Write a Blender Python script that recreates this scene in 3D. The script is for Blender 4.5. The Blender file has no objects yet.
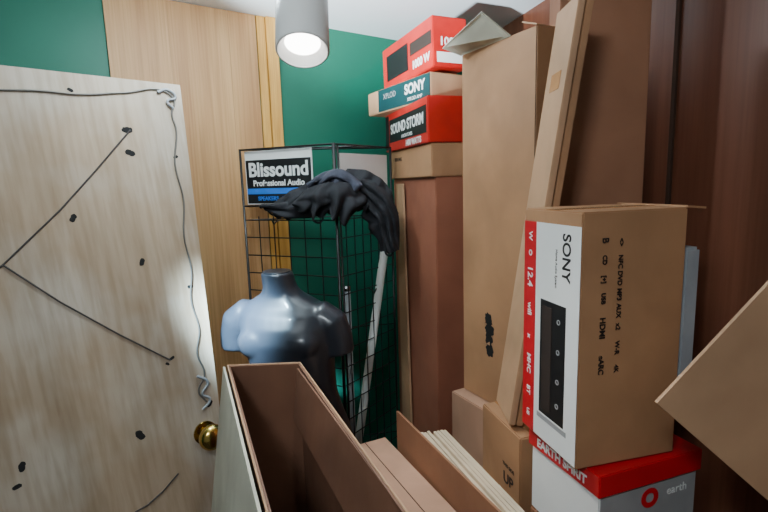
import bpy, bmesh, math, random
from mathutils import Matrix, Vector, Euler, noise
random.seed(4)
col=bpy.context.scene.collection

# ---------------------------------------------------------------- materials
def srgb(r,g,b):
    f=lambda c:(c/255/12.92 if c/255<=.04045 else ((c/255+.055)/1.055)**2.4)
    return (f(r),f(g),f(b),1)
def base(name):
    m=bpy.data.materials.new(name); m.use_nodes=True
    nt=m.node_tree; b=nt.nodes['Principled BSDF']; return m,nt,b
def plain(name,c,rough=.6,metal=0,coat=0,var=.12,scale=12):
    m,nt,b=base(name)
    tc=nt.nodes.new('ShaderNodeTexCoord'); n=nt.nodes.new('ShaderNodeTexNoise')
    n.inputs['Scale'].default_value=scale; n.inputs['Detail'].default_value=5
    r=nt.nodes.new('ShaderNodeValToRGB')
    r.color_ramp.elements[0].position=.3; r.color_ramp.elements[1].position=.7
    r.color_ramp.elements[0].color=(c[0]*(1-var),c[1]*(1-var),c[2]*(1-var),1)
    r.color_ramp.elements[1].color=(min(1,c[0]*(1+var)),min(1,c[1]*(1+var)),min(1,c[2]*(1+var)),1)
    nt.links.new(tc.outputs['Object'],n.inputs['Vector']); nt.links.new(n.outputs['Fac'],r.inputs['Fac'])
    nt.links.new(r.outputs['Color'],b.inputs['Base Color'])
    b.inputs['Roughness'].default_value=rough; b.inputs['Metallic'].default_value=metal
    b.inputs['Coat Weight'].default_value=coat
    return m
def wood(name,c1,c2,sc=(14,14,1.2),rough=.55,blotch=None,detail=6,dist=.6,bamt=.55):
    m,nt,b=base(name)
    tc=nt.nodes.new('ShaderNodeTexCoord'); mp=nt.nodes.new('ShaderNodeMapping')
    mp.inputs['Scale'].default_value=sc
    n=nt.nodes.new('ShaderNodeTexNoise'); n.inputs['Scale'].default_value=1.6
    n.inputs['Detail'].default_value=detail; n.inputs['Distortion'].default_value=dist
    r=nt.nodes.new('ShaderNodeValToRGB')
    r.color_ramp.elements[0].position=.32; r.color_ramp.elements[1].position=.68
    r.color_ramp.elements[0].color=c1; r.color_ramp.elements[1].color=c2
    L=nt.links.new
    L(tc.outputs['Object'],mp.inputs['Vector']); L(mp.outputs[0],n.inputs['Vector']); L(n.outputs['Fac'],r.inputs['Fac'])
    out=r.outputs['Color']
    mp2=nt.nodes.new('ShaderNodeMapping'); mp2.inputs['Scale'].default_value=(sc[0]*9,sc[1]*9,sc[2]*2.2)
    n3=nt.nodes.new('ShaderNodeTexNoise'); n3.inputs['Scale'].default_value=1.5; n3.inputs['Detail'].default_value=4
    L(tc.outputs['Object'],mp2.inputs['Vector']); L(mp2.outputs[0],n3.inputs['Vector'])
    r3=nt.nodes.new('ShaderNodeValToRGB'); r3.color_ramp.elements[0].position=.35; r3.color_ramp.elements[1].position=.6
    r3.color_ramp.elements[0].color=(.78,.73,.66,1); r3.color_ramp.elements[1].color=(1,1,1,1)
    L(n3.outputs['Fac'],r3.inputs['Fac'])
    mg=nt.nodes.new('ShaderNodeMixRGB'); mg.blend_type='MULTIPLY'; mg.inputs['Fac'].default_value=.8
    if blotch:
        n2=nt.nodes.new('ShaderNodeTexNoise'); n2.inputs['Scale'].default_value=2.6; n2.inputs['Detail'].default_value=4
        L(tc.outputs['Object'],n2.inputs['Vector'])
        r2=nt.nodes.new('ShaderNodeValToRGB'); r2.color_ramp.elements[0].position=.42; r2.color_ramp.elements[1].position=.6
        L(n2.outputs['Fac'],r2.inputs['Fac'])
        mx=nt.nodes.new('ShaderNodeMixRGB'); mx.inputs['Color2'].default_value=blotch
        ml=nt.nodes.new('ShaderNodeMath'); ml.operation='MULTIPLY'; ml.inputs[1].default_value=bamt
        L(r2.outputs['Color'],ml.inputs[0]); L(ml.outputs[0],mx.inputs['Fac']); L(out,mx.inputs['Color1']); out=mx.outputs['Color']
    L(out,mg.inputs['Color1']); L(r3.outputs['Color'],mg.inputs['Color2'])
    L(mg.outputs['Color'],b.inputs['Base Color'])
    bp=nt.nodes.new('ShaderNodeBump'); bp.inputs['Strength'].default_value=.1; bp.inputs['Distance'].default_value=.003
    L(n.outputs['Fac'],bp.inputs['Height']); L(bp.outputs[0],b.inputs['Normal'])
    b.inputs['Roughness'].default_value=rough
    return m
def cardboard(name,c,rough=.65,ridge=60):
    m,nt,b=base(name); L=nt.links.new
    tc=nt.nodes.new('ShaderNodeTexCoord')
    n=nt.nodes.new('ShaderNodeTexNoise'); n.inputs['Scale'].default_value=4; n.inputs['Detail'].default_value=8; n.inputs['Distortion'].default_value=.4
    L(tc.outputs['Object'],n.inputs['Vector'])
    r=nt.nodes.new('ShaderNodeValToRGB'); r.color_ramp.elements[0].position=.3; r.color_ramp.elements[1].position=.72
    r.color_ramp.elements[0].color=(c[0]*.72,c[1]*.70,c[2]*.68,1); r.color_ramp.elements[1].color=(c[0]*1.12,c[1]*1.11,c[2]*1.1,1)
    L(n.outputs['Fac'],r.inputs['Fac']); L(r.outputs['Color'],b.inputs['Base Color'])
    w=nt.nodes.new('ShaderNodeTexWave'); w.bands_direction='DIAGONAL'; w.inputs['Scale'].default_value=ridge; w.inputs['Distortion'].default_value=.3
    mp=nt.nodes.new('ShaderNodeMapping'); mp.inputs['Scale'].default_value=(1,1,.001)
    L(tc.outputs['Object'],mp.inputs['Vector']); L(mp.outputs[0],w.inputs['Vector'])
    bp=nt.nodes.new('ShaderNodeBump'); bp.inputs['Strength'].default_value=.015; bp.inputs['Distance'].default_value=.002
    L(w.outputs['Fac'],bp.inputs['Height'])
    n2=nt.nodes.new('ShaderNodeTexNoise'); n2.inputs['Scale'].default_value=3.5; n2.inputs['Detail'].default_value=3
    L(tc.outputs['Object'],n2.inputs['Vector'])
    b2=nt.nodes.new('ShaderNodeBump'); b2.inputs['Strength'].default_value=.8; b2.inputs['Distance'].default_value=.018
    L(n2.outputs['Fac'],b2.inputs['Height']); L(bp.outputs[0],b2.inputs['Normal']); L(b2.outputs[0],b.inputs['Normal'])
    b.inputs['Roughness'].default_value=rough
    return m
CB=cardboard('cardboard_kraft',srgb(170,126,90))
CB2=cardboard('cardboard_light',srgb(186,146,112))
CBD=cardboard('cardboard_dark',srgb(144,98,70))
CBR=cardboard('cardboard_reddish',srgb(154,94,70))
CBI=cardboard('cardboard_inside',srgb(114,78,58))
CBP=cardboard('cardboard_pinkish',srgb(182,140,114))
CBG=cardboard('cardboard_grey_white',srgb(200,200,184))
SEAM=plain('carton_seam_dark',srgb(60,38,24),.9)
TAPE=plain('packing_tape',srgb(172,120,74),.25,coat=.3)
PALE=plain('corrugated_edge_pale',srgb(205,184,156),.8)
GREEN=plain('green_paint',srgb(14,104,82),.55,var=.08,scale=3)
WOODB=wood('wall_plywood_honey',srgb(178,132,86),srgb(200,156,106),sc=(9,9,.8),dist=.3)
WOODY=wood('wall_strip_yellow',srgb(200,146,66),srgb(226,176,92))
WOODR=wood('wall_plywood_redbrown',srgb(98,56,40),srgb(116,70,50),rough=.4,sc=(6,6,.7),dist=.2)
PLY=wood('weathered_plywood',srgb(156,134,110),srgb(182,160,136),sc=(3,6,.7),blotch=srgb(198,190,178),detail=8,bamt=.6)
CEIL=plain('ceiling_paint',srgb(238,246,250),.8,var=.03,scale=3)
FLOOR=plain('floor_concrete',srgb(70,64,60),.8)
WHITE=plain('white_print',srgb(225,225,222),.4,var=.03)
WHITEM=plain('lamp_white_metal',srgb(225,225,223),.4,var=.03)
RED=plain('red_print',srgb(196,18,34),.4,var=.06)
REDB=plain('red_carton_print',srgb(180,30,26),.4,var=.15)
TEAL=plain('dark_teal_print',srgb(16,58,62),.4)
BLACK=plain('black_print',srgb(16,16,18),.5)
INK=plain('ink_brown_black',srgb(40,28,22),.7)
BLUE=plain('blue_print',srgb(40,110,200),.5)
WIRE=plain('black_wire_powdercoat',srgb(14,14,16),.35)
MANQ=plain('mannequin_black_satin',srgb(38,41,48),.34,coat=.15,var=.05)
CHROME=plain('brushed_steel',srgb(190,190,190),.25,metal=1)
BRASS=plain('brass',srgb(200,170,90),.18,metal=1)
CLOTH=plain('black_fabric',srgb(18,18,24),.85,var=.3,scale=30)
CLOTHG=plain('grey_fabric',srgb(50,52,64),.85,var=.3,scale=30)
TUBE=plain('white_tube',srgb(205,210,206),.3,var=.03)
GREYP=plain('printed_grey_silver',srgb(150,150,150),.4)
DARKHOLE=plain('knot_hole_black',srgb(22,20,20),.9)
WIREG=plain('galvanised_wire',srgb(120,116,110),.45,metal=.6)
DARKW=plain('dark_wire',srgb(60,54,52),.6)
FOAM=plain('foam_wrap_grey',srgb(150,154,158),.5)
def emis(name,c,s):
    m,nt,b=base(name); b.inputs['Emission Color'].default_value=c; b.inputs['Emission Strength'].default_value=s; return m
GLOW=emis('lamp_led_glow',(1,.98,.93,1),14)

# ---------------------------------------------------------------- helpers
def obj(name,me,mat=None,parent=None,M=None):
    o=bpy.data.objects.new(name,me); col.objects.link(o)
    if mat: me.materials.append(mat)
    if parent: o.parent=parent
    if M is not None: o.matrix_local=M
    return o
def empty(name,M=None):
    e=bpy.data.objects.new(name,None); e.empty_display_size=.05; col.objects.link(e)
    if M is not None: e.matrix_world=M
    return e
def frame(loc,yaw=0,rx=0,ry=0):
    return Matrix.Translation(loc)@Matrix.Rotation(yaw,4,'Z')@Matrix.Rotation(rx,4,'X')@Matrix.Rotation(ry,4,'Y')
def boxme(name,w,l,h,bev=.002):
    bm=bmesh.new(); bmesh.ops.create_cube(bm,size=1)
    bmesh.ops.scale(bm,vec=(w,l,h),verts=bm.verts)
    if bev: bmesh.ops.bevel(bm,geom=bm.edges[:],offset=bev,segments=2,affect='EDGES')
    me=bpy.data.meshes.new(name); bm.to_mesh(me); bm.free(); return me
def box(name,loc,dims,mat,parent=None,yaw=0,rx=0,ry=0,bev=.002):
    return obj(name,boxme(name,*dims,bev=bev),mat,parent,frame(loc,yaw,rx,ry))
def prism(name,pts,z0,z1,mat,parent=None):
    bm=bmesh.new(); a=[bm.verts.new((x,y,z0)) for x,y in pts]; b=[bm.verts.new((x,y,z1)) for x,y in pts]
    bm.faces.new(a[::-1]); bm.faces.new(b)
    for i in range(len(pts)):
        j=(i+1)%len(pts); bm.faces.new((a[i],a[j],b[j],b[i]))
    bmesh.ops.recalc_face_normals(bm,faces=bm.faces)
    me=bpy.data.meshes.new(name); bm.to_mesh(me); bm.free(); return obj(name,me,mat,parent)
def panel(name,quad,th,mat,parent=None):
    q=[Vector(p) for p in quad]; n=(q[1]-q[0]).cross(q[2]-q[0]).normalized()*th
    bm=bmesh.new(); a=[bm.verts.new(p) for p in q]; b=[bm.verts.new(p+n) for p in q]
    bm.faces.new(a[::-1]); bm.faces.new(b)
    for i in range(len(q)):
        j=(i+1)%len(q); bm.faces.new((a[i],a[j],b[j],b[i]))
    bmesh.ops.recalc_face_normals(bm,faces=bm.faces)
    me=bpy.data.meshes.new(name); bm.to_mesh(me); bm.free(); return obj(name,me,mat,parent)
def cyl(name,p0,p1,r,mat,parent=None,r2=None,seg=32,smooth=True):
    p0=Vector(p0);p1=Vector(p1); d=p1-p0
    bm=bmesh.new(); bmesh.ops.create_cone(bm,cap_ends=True,segments=seg,radius1=r,radius2=r if r2 is None else r2,depth=d.length)
    for f in bm.faces: f.smooth=smooth and len(f.verts)==4
    me=bpy.data.meshes.new(name); bm.to_mesh(me); bm.free()
    M=Matrix.Translation((p0+p1)/2)@d.to_track_quat('Z','Y').to_matrix().to_4x4()
    return obj(name,me,mat,parent,M)
def wires(name,lines,r,mat,parent=None,smooth=False):
    cu=bpy.data.curves.new(name,'CURVE'); cu.dimensions='3D'; cu.bevel_depth=r; cu.bevel_resolution=2; cu.use_fill_caps=True
    for ln in lines:
        if smooth:
            s=cu.splines.new('BEZIER'); s.bezier_points.add(len(ln)-1)
            for i,p in enumerate(ln):
                s.bezier_points[i].co=p; s.bezier_points[i].handle_left_type='AUTO'; s.bezier_points[i].handle_right_type='AUTO'
        else:
            s=cu.splines.new('POLY'); s.points.add(len(ln)-1)
            for i,p in enumerate(ln): s.points[i].co=(*p,1)
    cu.materials.append(mat); o=bpy.data.objects.new(name,cu); col.objects.link(o)
    if parent: o.parent=parent
    return o
def facemat(dims,face,u,v,off):
    w,l,h=dims
    if face=='L': x=Vector((0,-1,0)); y=Vector((0,0,1)); o=Vector((-w/2-off,0,0))
    elif face=='F': x=Vector((1,0,0)); y=Vector((0,0,1)); o=Vector((0,-l/2-off,0))
    else: x=Vector((1,0,0)); y=Vector((0,1,0)); o=Vector((0,0,h/2+off))
    z=x.cross(y); p=o+x*u+y*v
    M=Matrix((x,y,z)).transposed().to_4x4(); M.translation=p; return M
def rect(par,dims,face,u0,u1,v0,v1,mat,name='print',off=.0006):
    me=boxme(name,u1-u0,v1-v0,.0008,0)
    return obj(name,me,mat,par,facemat(dims,face,(u0+u1)/2,(v0+v1)/2,off))
def text(par,dims,face,s,u,v,size,mat,rot=0,off=.0012,sx=1,bold=.0,name='lettering'):
    cu=bpy.data.curves.new(name,'FONT'); cu.body=s; cu.size=size; cu.align_x='CENTER'; cu.align_y='CENTER'; cu.extrude=.0004; cu.offset=bold
    cu.materials.append(mat); o=bpy.data.objects.new(name,cu); col.objects.link(o); o.parent=par
    o.matrix_local=facemat(dims,face,u,v,off)@Matrix.Rotation(rot,4,'Z')@Matrix.Diagonal((sx,1,1,1)); return o
def carton(loc,dims,yaw=0,mat=CB,name='cardboard_box',ry=0,rx=0,tape=True):
    e=empty(name,frame(loc,yaw,rx,ry)); w,l,h=dims
    obj('carton_body',boxme('carton_body',w,l,h,.003),mat,e)
    if tape:
        if l>=w:
            rect(e,dims,'T',-.001,.001,-l/2+.003,l/2-.003,SEAM,'flap_seam',.0004)
            rect(e,dims,'T',-.02,.02,-l/2+.002,l/2-.002,TAPE,'tape_strip',.0002)
        else:
            rect(e,dims,'T',-w/2+.003,w/2-.003,-.001,.001,SEAM,'flap_seam',.0004)
            rect(e,dims,'T',-w/2+.002,w/2-.002,-.02,.02,TAPE,'tape_strip',.0002)
    return e

# ---------------------------------------------------------------- camera
cam=bpy.data.cameras.new('camera'); cam.lens=22.5; cam.sensor_width=36; cam.clip_start=.02
co=bpy.data.objects.new('camera',cam); col.objects.link(co)
P=math.radians(8.5)
co.matrix_world=Matrix.Translation((0,0,1.6))@Matrix.Rotation(math.pi/2-P,4,'X')@Matrix.Rotation(-.03,4,'Z')
bpy.context.scene.camera=co

# ---------------------------------------------------------------- room
H=2.3
A=(-1.9,1.1525); B=(.474,2.755); C=(1.586,-1.5); D=(-1.9,-1.5)
def wallseg(name,p,q,mat,th=.08):
    p=Vector((*p,0));q=Vector((*q,0)); d=(q-p).normalized(); n=Vector((-d.y,d.x,0))*th
    return prism(name,[(p-d*th)[:2],(q+d*th)[:2],(q+n+d*th)[:2],(p+n-d*th)[:2]],0,H,mat)
wallseg('wall_back',A,B,GREEN)
wallseg('wall_right',B,C,WOODR)
wallseg('wall_front',C,D,WHITE)
wallseg('wall_left',D,A,GREEN)
prism('floor',[(-2.1,-1.7),(1.8,-1.7),(1.8,3),(-2.1,3)],-.05,0,FLOOR)
prism('ceiling',[(-2.1,-1.7),(1.8,-1.7),(1.8,3),(-2.1,3)],H,H+.05,CEIL)
wd=(Vector((*B,0))-Vector((*A,0))).normalized(); wn=Vector((wd.y,-wd.x,0))
def onwall(x): 
    t=(x-A[0])/wd.x; return Vector((*A,0))+wd*t
pl=empty('plywood_wall_panelling')
for i,(x0,x1,m,th) in enumerate([(-.955,-.784,WOODB,.012),(-.7835,-.598,WOODB,.0115),(-.5975,-.505,WOODB,.0125),(-.500,-.472,WOODY,.012),(-.469,-.43,WOODY,.022)]):
    p=onwall(x0);q=onwall(x1)
    n0=wn*.001; n1=wn*th
    prism('plywood_strip_%d'%(i+1),[(p+n0)[:2],(q+n0)[:2],(q+n1)[:2],(p+n1)[:2]],.0,H-.002,m,pl)
rd=(Vector((*C,0))-Vector((*B,0))).normalized(); rn=Vector((rd.y,-rd.x,0))
for i,(y,wdt) in enumerate([(1.40,.012),(.35,.012)]):
    t=(B[1]-y)/-rd.y; p=Vector((*B,0))+rd*t; q=p+rd*wdt
    prism('trim_%d'%(i+1),[p[:2],q[:2],(q+rn*.008)[:2],(p+rn*.008)[:2]],0,H-.002,SEAM)

# ---------------------------------------------------------------- weathered plywood board leaning
Bp=Vector((-.611,1.539,1.92)); U=Vector((-.746,-.666,0)).normalized()
V=Vector((.666*.095,-.746*.095,-1)).normalized(); N=U.cross(V)
if N.y>0: N=-N
def bd(u,v,o=0): return Bp+U*u+V*v+N*o
pb=empty('plywood_board')
bl=1.925
q=[bd(0,0,-.018),bd(1.15,0,-.018),bd(1.15,bl,-.018),bd(0,bl,-.018)]
n_=(q[1]-q[0]).cross(q[2]-q[0]); panel('board_sheet',q,.018 if n_.dot(N)>0 else -.018,PLY,pb)
def disc(name,u,v,r,mat,irr=.3,off=.0006):
    bmh=bmesh.new(); vs=[]; ph=random.uniform(0,9)
    for a in range(20):
        k=r*(1+irr*math.sin(2*a*math.pi/10+ph)+random.uniform(-.1,.1)); vs.append(bmh.verts.new(bd(u+k*math.cos(a*math.pi/10),v+k*math.sin(a*math.pi/10),off)))
    bmh.faces.new(vs); me=bpy.data.meshes.new(name); bmh.to_mesh(me); bmh.free(); return obj(name,me,mat,pb)
for i,(u,v,r) in enumerate([(.166,.21,.011),(.328,.387,.009),(.173,.526,.009),(.514,1.004,.010),(.239,1.025,.013),(.125,.826,.006),(.53,1.05,.008),(.166,.145,.011),(.293,.046,.006),(.14,.84,.005),(.04,.22,.006),(.045,.62,.007),(.03,1.0,.009),(.7,.75,.01)]):
    disc('knot_%d'%(i+1),u,v,r,DARKHOLE)
def pts(l,o): return [bd(u,v,o) for u,v in l]
wires('edge_wire',[pts([(.62,.08),(.5,.066),(.443,.062),(.36,.056),(.271,.056),(.16,.04),(.047,.026),(.025,.05),(.036,.09),(.029,.138),(.045,.24),(.033,.351),(.045,.46),(.036,.568),(.048,.66),(.035,.758),(.05,.83),(.036,.904),(.06,.95),(.04,.99)],.003)],.0026,WIREG,pb,True)
wires('edge_wire_twist',[pts([(.07,.03),(.04,.02),(.02,.04),(.045,.055),(.03,.075)],.005),pts([(.06,.90),(.03,.93),(.05,.96),(.03,.985),(.055,1.01)],.006)],.004,FOAM,pb,True)
wires('scribed_lines',[pts([(.158,.145),(.261,.262),(.355,.364),(.49,.492)],.002),pts([(.49,.492),(.384,.605),(.255,.724),(.131,.83)],.002),pts([(.28,1.24),(.245,1.235),(.2,1.215),(.15,1.18)],.002),pts([(.49,.492),(.62,.60)],.002)],.0022,DARKW,pb)
kb=empty('brass_knob')
kn=(.056,1.085)
cyl('rosette',bd(*kn,.0008),bd(*kn,.007),.036,BRASS,kb)
cyl('knob_neck',bd(*kn,.007),bd(*kn,.04),.012,BRASS,kb)
bm=bmesh.new(); bmesh.ops.create_uvsphere(bm,u_segments=32,v_segments=20,radius=1,matrix=Matrix.Translation(bd(*kn,.058))@N.to_track_quat('Z','Y').to_matrix().to_4x4()@Matrix.Diagonal((.040,.040,.028,1)))
for f in bm.faces: f.smooth=True
me=bpy.data.meshes.new('knob_ball'); bm.to_mesh(me); bm.free(); obj('knob_ball',me,BRASS,kb)

# ---------------------------------------------------------------- ceiling spot lamp
lamp=empty('ceiling_spotlight')
bot=Vector((-.142,.955,1.853)); ax=Vector((-.03,math.sin(math.radians(25)),math.cos(math.radians(25)))).normalized()
def tubeshell(name,p0,axis,length,ro,ri,depth,mat,par):
    bm=bmesh.new(); seg=64
    prof=[(ro,length),(ro,.003),(ro-.002,0),(ri+.001,0),(ri,.002)]
    k=8
    for i in range(k):
        z=.002+depth*(i+.5)/k; r=ri-(ri*.35)*(i/k)
        prof+= [(r,z),(r-.002,z+depth*.45/k)]
    rings=[]
    for r,z in prof:
        rings.append([bm.verts.new((r*math.cos(2*math.pi*j/seg),r*math.sin(2*math.pi*j/seg),z)) for j in range(seg)])
    for a,b in zip(rings[:-1],rings[1:]):
        for j in range(seg): bm.faces.new((a[j],a[(j+1)%seg],b[(j+1)%seg],b[j])).smooth=True
    bm.faces.new(rings[0])
    bmesh.ops.recalc_face_normals(bm,faces=bm.faces)
    me=bpy.data.meshes.new(name); bm.to_mesh(me); bm.free()
    M=Matrix.Translation(p0)@axis.to_track_quat('Z','Y').to_matrix().to_4x4()
    return obj(name,me,mat,par,M)
tubeshell('lamp_barrel',bot,ax,.24,.051,.046,.022,WHITEM,lamp)
cyl('led_lens',bot+ax*.019,bot+ax*.022,.034,GLOW,lamp)
top=bot+ax*.24
cyl('swivel_neck',top-ax*.01,top+Vector((0,.01,.05)),.012,WHITEM,lamp)
cyl('drop_rod',top+Vector((0,.01,.04)),(top.x,top.y+.01,H-.03),.008,WHITEM,lamp)
box('track_adapter',(top.x,top.y+.01,H-.018),(.12,.036,.034),WHITEM,lamp)

# ---------------------------------------------------------------- mannequin torso
man=empty('mannequin_torso',Matrix.Translation((-.35,1.55,-.012))@Matrix.Rotation(-.22,4,'Z'))
bm=bmesh.new()
def loft(bm,rings,seg=40,p=2.3):
    R=[]
    for (cx,cy,cz,a,b) in rings:
        vs=[]
        for j in range(seg):
            t=2*math.pi*j/seg; c,s=math.cos(t),math.sin(t)
            vs.append(bm.verts.new((cx+a*math.copysign(abs(c)**(2/p),c),cy+b*math.copysign(abs(s)**(2/p),s),cz)))
        R.append(vs)
    for a,b in zip(R[:-1],R[1:]):
        for j in range(seg): bm.faces.new((a[j],a[(j+1)%seg],b[(j+1)%seg],b[j]))
    bm.faces.new(R[0][::-1]); bm.faces.new(R[-1])
def lx(z): return (1.33-z)*.13
body=[(.70,.150,.098,0),(.74,.158,.105,0),(.80,.156,.104,0),(.88,.138,.09,0),(.94,.130,.086,.0),(1.0,.136,.096,-.005),(1.06,.145,.108,-.01),(1.12,.152,.114,-.01),(1.17,.158,.104,-.004),(1.205,.155,.088,0),(1.23,.135,.074,.005),(1.25,.10,.064,.005),(1.268,.068,.056,.005),(1.29,.054,.052,0),(1.34,.050,.050,-.005)]
loft(bm,[(lx(z),cy,z,a,b) for z,a,b,cy in body])
def limb(bm,pts,seg=24):
    R=[]
    for i,(p,r) in enumerate(pts):
        p=Vector(p); d=(Vector(pts[min(i+1,len(pts)-1)][0])-Vector(pts[max(i-1,0)][0])).normalized()
        q=d.to_track_quat('Z','Y')
        R.append([bm.verts.new(p+q@Vector((r*math.cos(2*math.pi*j/seg),r*math.sin(2*math.pi*j/seg),0))) for j in range(seg)])
    for a,b in zip(R[:-1],R[1:]):
        for j in range(seg): bm.faces.new((a[j],a[(j+1)%seg],b[(j+1)%seg],b[j]))
    bm.faces.new(R[0][::-1]); bm.faces.new(R[-1])
for s in (-1,1):
    limb(bm,[((s*.09+.01,0,1.19),.045),((s*.135+.01,0,1.192),.054),((s*.165+.012,0,1.17),.056),((s*.182+.013,.0,1.12),.051),((s*.190+.015,-.002,1.07),.046)])
for s in (-1,1):
    bmesh.ops.create_uvsphere(bm,u_segments=20,v_segments=14,radius=1,matrix=Matrix.Translation((s*.07+.02,-.075,1.12))@Matrix.Diagonal((.07,.045,.055,1)))
    for k in range(3):
        bmesh.ops.create_uvsphere(bm,u_segments=16,v_segments=10,radius=1,matrix=Matrix.Translation((s*.032+lx(1.02-k*.05),-.078+.004*k,1.03-k*.055))@Matrix.Diagonal((.032,.02,.028,1)))
bmesh.ops.recalc_face_normals(bm,faces=bm.faces)
me=bpy.data.meshes.new('torso'); bm.to_mesh(me); bm.free()
t=obj('torso',me,MANQ,man)
r=t.modifiers.new('r','REMESH'); r.mode='VOXEL'; r.voxel_size=.006; r.use_smooth_shade=True
s=t.modifiers.new('s','SMOOTH'); s.factor=.6; s.iterations=8
cyl('neck_cap',(-.001,-.005,1.337),(-.001,-.005,1.343),.045,MANQ,man)
cyl('stand_pole',(.08,0,.03),(.08,0,.72),.0125,CHROME,man)
cyl('stand_base',(.08,0,.012),(.08,0,.032),.12,CHROME,man)

# ---------------------------------------------------------------- wire grid display tower
gt=empty('wire_grid_display_rack')
g0=Vector((-.168,1.75,0)); g1=Vector((-.55,1.915,0)); g2=Vector((.038,2.02,0))
zt=1.748; zb=1.53; zg=1.475
for k,(a,b,nm) in enumerate([(g0,g1,'left'),(g0,g2,'right'),(g1,g2,'rear')]):
    ln=[]; L_=(b-a).length; n=[6,7,0][k]
    if n:
        for i in range(n+1):
            p=a+(b-a)*(i/n); ln.append([p+Vector((0,0,.02)),p+Vector((0,0,zg+.015))])
        z=.05; st=.0714
        while z<=zg+.001:
            ln.append([a+Vector((0,0,z)),b+Vector((0,0,z))]); z+=st
    else:
        for z in (.05,.5,1.0): ln.append([a+Vector((0,0,z)),b+Vector((0,0,z))])
    ln.append([a+Vector((0,0,zg)),b+Vector((0,0,zg))])
    wires('grid_panel_'+nm,ln,.0024,WIRE,gt)
    wires('basket_hoop_'+nm,[[a+Vector((0,0,zt)),b+Vector((0,0,zt))],[a+Vector((0,0,zb)),b+Vector((0,0,zb))]],.0035,WIRE,gt)
for i,g in enumerate((g0,g1,g2)):
    cyl('corner_post_%d'%(i+1),g,g+Vector((0,0,zt+.003)),.006 if i==0 else .005,WIRE,gt,seg=12)
cyl('corner_post_inner',g0+Vector((.012,.02,0)),g0+Vector((.012,.02,zt)),.004,WIRE,gt,seg=12)
def hook(p,d):
    d=Vector(d).normalized(); return [p,p+d*.03+Vector((0,0,-.004)),p+d*.045+Vector((0,0,-.012)),p+d*.06+Vector((0,0,.008))]
wires('hook_arms',[hook(g2+Vector((0,0,zg)),(.45,-1,0)),hook(g1*.6+g0*.4+Vector((0,0,zg)),(-.3,-1,0)),hook(g0*.5+g2*.5+Vector((0,0,1.19)),(.6,-1,0))],.003,WIRE,gt)
wires('basket_centre_bars',[[(g0+g1)/2+Vector((0,0,zt)),g2+Vector((0,0,zt))],[(g0+g2)/2+Vector((0,0,zt)),g1+Vector((0,0,zt))],
  [(g0+g1)/2+Vector((0,0,zb)),g2+Vector((0,0,zb))],[(g0+g2)/2+Vector((0,0,zb)),g1+Vector((0,0,zb))]],.003,WIRE,gt)
d1=(g1-g0).normalized(); n1=Vector((-d1.y,d1.x,0)); 
if n1.y<0: n1=-n1
def signboard(name,a,b,z0,z1,mat):
    c=(a+b)/2; yaw=math.atan2((b-a).y,(b-a).x); dims=((b-a).length,.006,z1-z0)
    e=empty(name,frame((c.x,c.y,(z0+z1)/2),yaw)); obj('card',boxme('card',*dims,bev=.0005),mat,e); return e,dims
e,dm=signboard('audio_brand_sign',g1-d1*.012+n1*.014,g0+d1*.10+n1*.014,zb+.006,zt-.006,WHITE)
w_=dm[0];h_=dm[2]
rect(e,dm,'F',-w_/2+.004,w_/2-.004,-h_/2+.004,.068,BLACK,'black_band')
rect(e,dm,'F',-w_/2+.004,w_/2-.004,-h_/2+.04,-h_/2+.062,BLUE,'blue_band',.0012)
text(e,dm,'F','Blissound',0.0,.028,.074,WHITE,sx=.97,bold=.0022)
text(e,dm,'F','Professional Audio',0,-.022,.031,WHITE,bold=.0009)
text(e,dm,'F','SPEAKERS  AMPS  DJ',0,-h_/2+.022,.022,BLUE,off=.0022,bold=.0006)
d2=(g2-g0).normalized(); n2=Vector((-d2.y,d2.x,0))
e2,dm2=signboard('blank_sign_card',g0+d2*.04+n2*.012,g2+n2*.012-d2*.012,zb+.01,zt-.03,WHITE)

# black garments draped on top of rack
def cr(P,t):
    n=len(P)-1; x=min(max(t,0),.99999)*n; i=int(x); f=x-i
    p0=P[max(i-1,0)];p1=P[i];p2=P[i+1];p3=P[min(i+2,n)]
    return .5*((2*p1)+(p2-p0)*f+(2*p0-5*p1+4*p2-p3)*f*f+(3*p1-p0-3*p2+p3)*f**3)
def drape(name,path,w,mat,par,seed,arch=.03,fold=.012,kt=9,kv=0,nu=140,nv=40,edge_=.03):
    """cloth sheet whose spine follows path; kt = pleats across (hanging folds), kv = folds running along"""
    P=[Vector(p) for p in path]; bm=bmesh.new(); G=[]
    for i in range(nu):
        t=i/(nu-1); c=cr(P,t); tan=(cr(P,min(t+.01,1))-cr(P,max(t-.01,0))).normalized()
        nrm=Vector((-.1,-1,.25)); nrm=(nrm-tan*nrm.dot(tan)).normalized(); sd=tan.cross(nrm)
        if sd.z>0: sd=-sd
        wt=cr([Vector((x,0,0)) for x in w],t).x; row=[]
        for j in range(nv):
            v=j/(nv-1)*2-1
            a=noise.noise(Vector((t*3+seed,v*.8,seed*2.7))); b=noise.noise(Vector((t*8+seed,v*1.6,3.1+seed)))
            hang=.35+.65*(v+1)/2
            ph=math.pi*(t*kt+v*kv+a*1.8)
            d=fold*(math.sin(ph)*hang+a*.8+b*.5)+arch*(1-v*v)
            edge=edge_*(noise.noise(Vector((t*4.5,seed,.3)))+.35*math.sin(ph))*max(v,0)
            row.append(bm.verts.new(c+sd*(v*wt+edge)+nrm*d+tan*(.012*a)))
        G.append(row)
    for i in range(nu-1):
        for j in range(nv-1): bm.faces.new((G[i][j],G[i+1][j],G[i+1][j+1],G[i][j+1])).smooth=True
    me=bpy.data.meshes.new(name); bm.to_mesh(me); bm.free(); o=obj(name,me,mat,par)
    s=o.modifiers.new('thick','SOLIDIFY'); s.thickness=.003
    return o
gar=empty('black_jacket')
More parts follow.
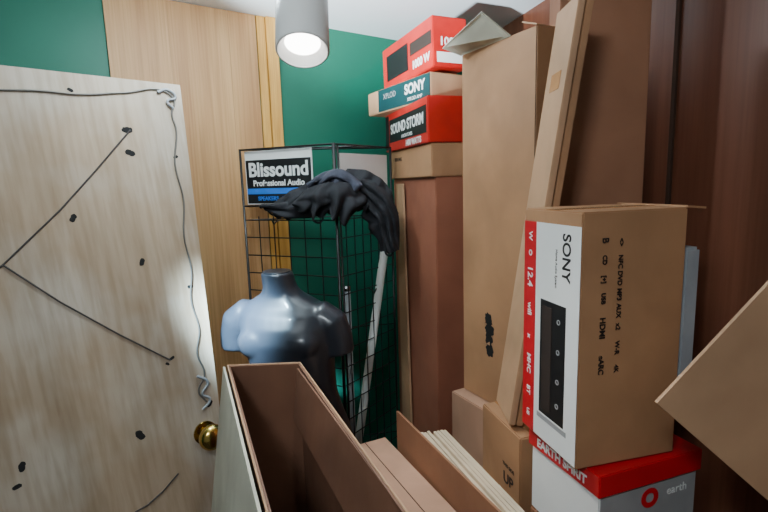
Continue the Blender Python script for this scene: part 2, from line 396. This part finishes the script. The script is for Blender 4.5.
drape('jacket_back',[(-.40,1.80,1.515),(-.34,1.795,1.54),(-.25,1.80,1.565),(-.17,1.80,1.58),(-.09,1.80,1.585),(-.03,1.80,1.555),(.01,1.80,1.51)],[.022,.04,.055,.075,.075,.065,.04],CLOTH,gar,1.3,fold=.016,kt=14,kv=.6)
drape('jacket_sleeve',[(-.08,1.785,1.60),(-.035,1.775,1.56),(-.005,1.77,1.50),(.012,1.77,1.44),(.03,1.77,1.355)],[.03,.045,.055,.048,.026],CLOTH,gar,5.1,fold=.012,kt=1.8,kv=3,arch=.03,edge_=.03)
drape('jacket_front',[(-.31,1.735,1.535),(-.24,1.715,1.56),(-.17,1.705,1.555),(-.11,1.72,1.54),(-.06,1.745,1.525)],[.014,.040,.058,.058,.022],CLOTH,gar,3.7,fold=.012,kt=8,kv=.7,arch=.02,edge_=.06)
drape('jacket_sleeve_left',[(-.44,1.775,1.53),(-.37,1.765,1.52),(-.28,1.755,1.525),(-.20,1.75,1.53),(-.14,1.75,1.505)],[.010,.022,.034,.034,.018],CLOTH,gar,9.4,fold=.010,kt=5,kv=1.4,arch=.022)
drape('jacket_hood',[(-.26,1.77,1.60),(-.21,1.745,1.62),(-.15,1.735,1.625),(-.08,1.745,1.59)],[.012,.024,.030,.018],CLOTHG,gar,12.2,fold=.010,kt=5,kv=1.2,arch=.022)
wires('jacket_straps',[[(-.44,1.79,1.54),(-.40,1.77,1.50),(-.34,1.755,1.525),(-.29,1.745,1.49)],[(-.25,1.74,1.55),(-.235,1.73,1.47),(-.205,1.735,1.53)],[(.0,1.75,1.40),(.02,1.745,1.34),(.04,1.76,1.38)]],.004,CLOTH,gar,True)

for a,b,r_ in [((-.215,1.83,.02),(.010,1.955,1.38),.017),((-.150,1.805,.02),(-.147,1.805,1.20),.014)]:
    tb=empty('fluorescent_tube'); a=Vector(a);b=Vector(b); d=(b-a).normalized()
    cyl('glass_tube',a,b,r_,TUBE if r_>.015 else FOAM,tb); cyl('end_cap',b,b+d*.02,r_+.0005,CHROME,tb)

# ---------------------------------------------------------------- tall tv carton, open top (foreground)
tv=empty('open_tv_carton')
f1=(-.419,1.207); f2=(-.230,1.212); n2_=(.07,.505); n1_=(-.13,.51)
zr=1.14; th=.006
def wallp(name,a,b,z0,z1,mat,par,out=th):
    a=Vector((*a,0));b=Vector((*b,0)); d=(b-a).normalized(); n=Vector((d.y,-d.x,0))*out
    return prism(name,[a[:2],b[:2],(b+n)[:2],(a+n)[:2]],z0,z1,mat,par)
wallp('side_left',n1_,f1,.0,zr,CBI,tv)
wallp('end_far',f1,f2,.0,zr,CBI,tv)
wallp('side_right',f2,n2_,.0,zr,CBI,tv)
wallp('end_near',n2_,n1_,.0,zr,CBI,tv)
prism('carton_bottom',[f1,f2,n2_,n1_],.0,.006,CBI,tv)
for a,b in ((f1,f2),(f2,n2_),(n1_,f1)):
    av=Vector((*a,zr+.001));bv=Vector((*b,zr+.001)); wires('rim_edge',[[av,bv]],.0022,CB2,tv)
fd=Vector((-.925,-.38,0))
a=Vector((*f1,zr))+fd*.012;b=Vector((*n1_,zr))+fd*.012
panel('outer_flap',[a,b,b+fd*.07+Vector((0,0,-.46)),a+fd*.07+Vector((0,0,-.46))],.005,CBG,tv)
a=Vector((*f2,zr));b=Vector((*n2_,zr)); inn=Vector((-.94,-.33,0))
panel('inner_flap_fold',[a+inn*.003+Vector((0,-.03,-.002)),b+inn*.003+Vector((0,0,-.002)),b+inn*.02+Vector((0,0,-.14)),a+inn*.02+Vector((0.0,-.03,-.14))],.004,CBI,tv)

pk=empty('cardboard_box')
prism('carton_body',[(-.013,1.343),(-.13,1.287),(.13,.745),(.247,.80)],0,.85,CBP,pk)
prism('flap_seam',[(-.071,1.315),(-.073,1.314),(.187,.772),(.189,.773)],.8500,.8508,SEAM,pk)
sh=empty('flattened_carton')
panel('sheet_a',[(.028,1.31,.0),(.235,.83,.0),(.235,.83,.95),(.028,1.31,.95)],.006,CBD,sh)
panel('sheet_b',[(.046,1.30,.0),(.245,.83,.0),(.245,.83,.925),(.046,1.30,.925)],.005,CB,sh)
stk=empty('stack_of_corrugated_boards')
for i in range(9):
    o=Vector((.0095*i,.0025*i,0)); zz=.90+random.uniform(-.008,.006)
    panel('board_%d'%(i+1),[Vector((.078,1.262,0))+o,Vector((.225,.84,0))+o,Vector((.225,.84,zz))+o,Vector((.078,1.262,zz))+o],-.0075,PALE,stk)

cs=carton((.388,1.473,.4525),(.25,.27,.905),.498,CBP)
ud=(.11,.195,1.0)
up=carton((.335,1.157,.5),ud,.257,CB)
text(up,ud,'L','UP',.045,.36,.04,INK,bold=.0006); text(up,ud,'L','THIS SIDE',.045,.395,.013,INK)
rect(up,ud,'L',.0,.085,.28,.32,WHITE,'shipping_label')

# tall narrow carton standing
C1=(.15,.306,1.08)
tc=carton((.396,1.45,.9055+.54),C1,.498,CB,tape=False)
panel('top_flap',[(-.075,.153,.54),(-.075,-.06,.54),(-.15,-.03,.60),(-.155,.14,.55)],.004,CBG,tc)
panel('top_flap_near',[(-.075,-.15,.541),(.07,-.15,.541),(.07,-.10,.56),(-.075,-.10,.56)],.004,CB2,tc)
rect(tc,C1,'L',.151,.1525,-.54,.54,SEAM,'corner_crease')
rr=random.Random(31)
for (u,v,ra,rb,rot_) in [(-.026,-.268,.017,.022,.2),(-.022,-.300,.020,.020,-.2),(-.024,-.332,.016,.024,.1),(-.020,-.366,.019,.020,.3)]:
    bmh=bmesh.new(); vs=[]
    for a in range(26):
        an=a*2*math.pi/26; k=rr.uniform(.8,1.15)
        vs.append(bmh.verts.new((ra*k*math.cos(an),rb*k*math.sin(an),0)))
    bmh.faces.new(vs); me=bpy.data.meshes.new('torn_hole'); bmh.to_mesh(me); bmh.free(); obj('torn_hole',me,DARKHOLE,tc,facemat(C1,'L',u,v,.0008)@Matrix.Rotation(rot_,4,'Z'))
for i,(u,v,w1,h1,an) in enumerate([(-.040,-.285,.014,.020,.5),(-.006,-.318,.014,.018,-.6),(-.040,-.35,.012,.018,.9),(-.024,-.345,.014,.012,1.6)]):
    M4=facemat(C1,'L',u,v,.003)@Matrix.Rotation(an,4,'Z')@Matrix.Rotation(.5,4,'X')
    me=bpy.data.meshes.new('torn_flap'); me.from_pydata([(-w1/2,-h1/2,0),(w1/2,-h1/3,0),(0,h1/2,0)],[],[(0,1,2)]); obj('torn_flap',me,CB2,tc,M4)
e=empty('flattened_carton',frame((.3765,1.15,1.002+.50),0,0,.144))
for i,x in enumerate((-.009,.009)):
    obj('layer_%d'%(i+1),boxme('l',.015,.135,.985,.002),CB2 if i==0 else CB,e,Matrix.Translation((x,0,0)))
rect(e,(.033,.135,.985),'L',-.03,.03,.30,.34,TAPE,'tape_patch')
bc=carton((.583,1.345,1.125),(.22,.13,2.25),-.12,CBD)

# ---------------------------------------------------------------- stack in the corner
sc=(.235,1.944)
carton((sc[0],sc[1],.81),(.24,.48,1.62),.28,CBR)
ed=(.25,.49,.115); e=carton((sc[0]-.01,sc[1],1.6205+.0575),ed,.28,CB)
text(e,ed,'L','FOR SALE',-.12,.02,.022,INK)
ed=(.25,.50,.155); e=carton((.213,1.944,1.7365+.0775),ed,.28,REDB,'car_subwoofer_box',tape=False)
rect(e,ed,'L',-.19,.235,-.042,.05,BLACK,'black_banner')
text(e,ed,'L','SOUND STORM',.02,.008,.054,WHITE,bold=.0015); text(e,ed,'L','LABORATORIES',.03,-.030,.018,WHITE)
text(e,ed,'L','1400 WATTS',.10,-.061,.03,WHITE,bold=.001)
rect(e,ed,'L',-.245,-.2,-.07,.07,BLACK,'speaker_picture')
ed=(.20,.46,.092); e=carton((.153,2.00,1.8925+.046),ed,.52,CB2,'car_stereo_box')
rect(e,ed,'L',-.14,.228,-.042,.044,TEAL,'teal_label')
text(e,ed,'L','SONY',.13,.010,.05,WHITE,bold=.0015); text(e,ed,'L','XPLOD',-.05,.012,.03,GREYP); text(e,ed,'L','XPLOD AMP',.13,-.026,.018,WHITE)
ed=(.14,.42,.172); e=carton((.170,1.977,1.985+.086+.009),ed,.42,REDB,'car_subwoofer_box',rx=-.04,tape=False)
rect(e,ed,'L',-.17,.02,-.05,.05,BLACK,'speaker_picture'); text(e,ed,'L','1000 W',.12,-.045,.04,WHITE,bold=.0015)
rect(e,ed,'L',.04,.2,-.005,.04,INK,'print_dark')
text(e,ed,'F','100w',0.0,.0,.04,WHITE,bold=.001); rect(e,ed,'F',-.055,.055,-.07,-.035,WHITE,'label')
panel('flattened_carton',[(.066,2.046,.0),(.101,1.922,.0),(.083,1.975,1.60),(.060,2.055,1.60)],-.008,CB2)

# ---------------------------------------------------------------- hifi carton + shoe box
carton((.470,.95,.43),(.25,.205,.86),.33,CBD)
hd=(.222,.190,.482)
hb=carton((.430,.945,1.060+.241),hd,.24,CB,'hifi_system_box')
rect(hb,hd,'L',-.093,-.048,-.236,.215,RED,'red_strip')
rect(hb,hd,'L',-.048,.0935,-.236,.215,WHITE,'white_label')
text(hb,hd,'L','SONY',.052,.155,.034,BLACK,rot=-math.pi/2,bold=.0006)
text(hb,hd,'L','Home Audio System',.022,.13,.009,INK,rot=-math.pi/2)
for i,(v,s) in enumerate([(.185,.018),(.15,.016),(.10,.026),(.03,.02),(-.03,.016),(-.09,.02),(-.15,.018),(-.2,.014)]):
    text(hb,hd,'L',['W','O','12.4','wifi','x','MHC','BT','US'][i],-.070,v,s,WHITE,bold=.0004,rot=-math.pi/2)
rect(hb,hd,'L',-.028,.056,-.178,.062,BLACK,'product_picture',.0012)
rect(hb,hd,'L',-.020,.012,-.168,.05,INK,'product_picture_grille',.0018)
for i,v in enumerate((.03,-.03,-.09,-.14)):
    text(hb,hd,'L','o',.035,v,.022,GREYP,off=.0024)
rect(hb,hd,'L',-.035,.065,-.192,-.182,GREYP,'caption',.0012)
for i,(sx_,v,s) in enumerate([('B',.19,.018),('CD',.155,.012),('[+]',.12,.012),('USB',.085,.012),('HDMI',.03,.016),('eARC',-.04,.015)]):
    text(hb,hd,'F',sx_,-.065,v,s,INK,rot=-math.pi/2,bold=.0004)
for i,v in enumerate([.185,.15,.12,.09,.06,.03,-.01,-.05]):
    text(hb,hd,'F',['<>','NFC','DVD','MP3','AUX','x2','W-R','4K'][i],-.032,v,.013,INK,rot=-math.pi/2,bold=.0003)
w2=hd[0]/2
panel('side_flap_top',[(w2,-.092,.2405),(w2,.09,.2405),(w2+.05,.085,.236),(w2+.05,-.085,.236)],-.004,CB,hb)
box('foam_insert',(w2+.020,-.050,.03),(.038,.085,.27),FOAM,hb,bev=.006)
box('foam_insert_lower',(w2+.012,-.02,-.17),(.022,.10,.11),BLACK,hb,bev=.004)
sb=empty('shoe_box',frame((.470,.95,.8605+.0985),.33))
obj('box_base',boxme('b',.245,.202,.19,.002),WHITE,sb,Matrix.Translation((0,0,-.003)))
obj('box_lid',boxme('l',.257,.214,.045,.002),RED,sb,Matrix.Translation((0,0,.076)))
ld=(.257,.214,.197)
text(sb,ld,'L','EARTH SPIRIT',0,.072,.026,WHITE,bold=.0008,sx=.95)
bd_=(.245,.202,.19)
rect(sb,bd_,'F',-.12,.12,-.09,.05,GREYP,'end_label',.0008)
text(sb,bd_,'F','O',.0,.02,.05,RED,bold=.003,off=.002); text(sb,bd_,'F','earth',.07,.025,.025,WHITE,off=.002)

carton((.80,.62,.505),(.32,.24,1.01),.0,CBD)
q0=Vector((.416,.70,1.252)); up_=Vector((.157,.01,.172)).normalized(); dn=Vector((.187,.02,-.17)).normalized()
pq=empty('flattened_carton')
panel('sheet',[q0,q0+up_*.34,q0+up_*.34+dn*.32,q0+dn*.32],.006,CB2,pq)

# ---------------------------------------------------------------- lights
def area(name,loc,tgt,size,e,c):
    l=bpy.data.lights.new(name,'AREA'); l.size=size; l.energy=e; l.color=c
    o=bpy.data.objects.new(name,l); col.objects.link(o); o.location=loc
    o.rotation_euler=(Vector(tgt)-Vector(loc)).to_track_quat('-Z','Y').to_euler(); return o
area('ceiling_light_main',(-.35,-.3,2.27),(.3,.9,.85),.3,24,(.84,.94,1))
def point(name,loc,e,r,c):
    l=bpy.data.lights.new(name,'POINT'); l.energy=e; l.shadow_soft_size=r; l.color=c
    o=bpy.data.objects.new(name,l); col.objects.link(o); o.location=loc; return o
point('bulb_light',(-.40,1.30,2.20),17,.04,(.80,.94,1))
def spot(name,loc,tgt,e,ang,c,r=.03,bl=.5):
    l=bpy.data.lights.new(name,'SPOT'); l.energy=e; l.spot_size=math.radians(ang); l.spot_blend=bl; l.shadow_soft_size=r; l.color=c
    o=bpy.data.objects.new(name,l); col.objects.link(o); o.location=loc
    o.rotation_euler=(Vector(tgt)-Vector(loc)).to_track_quat('-Z','Y').to_euler(); return o
spot('blue_spot_light',(-.68,.75,2.05),(-.47,1.50,1.18),2600,16,(.50,.78,1),bl=1,r=.05)
spot('added_ceiling_fill',(-.9,.4,1.5),(.0,1.9,2.38),760,36,(.84,.95,1),bl=.7)  # added fill aimed up from out of view to brighten the ceiling, no fixture
spot('spot_beam',bot-ax*.01,bot-ax,12,110,(1,.98,.94),bl=.6)
w=bpy.data.worlds.new('world'); bpy.context.scene.world=w; w.use_nodes=True
w.node_tree.nodes['Background'].inputs['Color'].default_value=(.5,.55,.6,1); w.node_tree.nodes['Background'].inputs['Strength'].default_value=.3
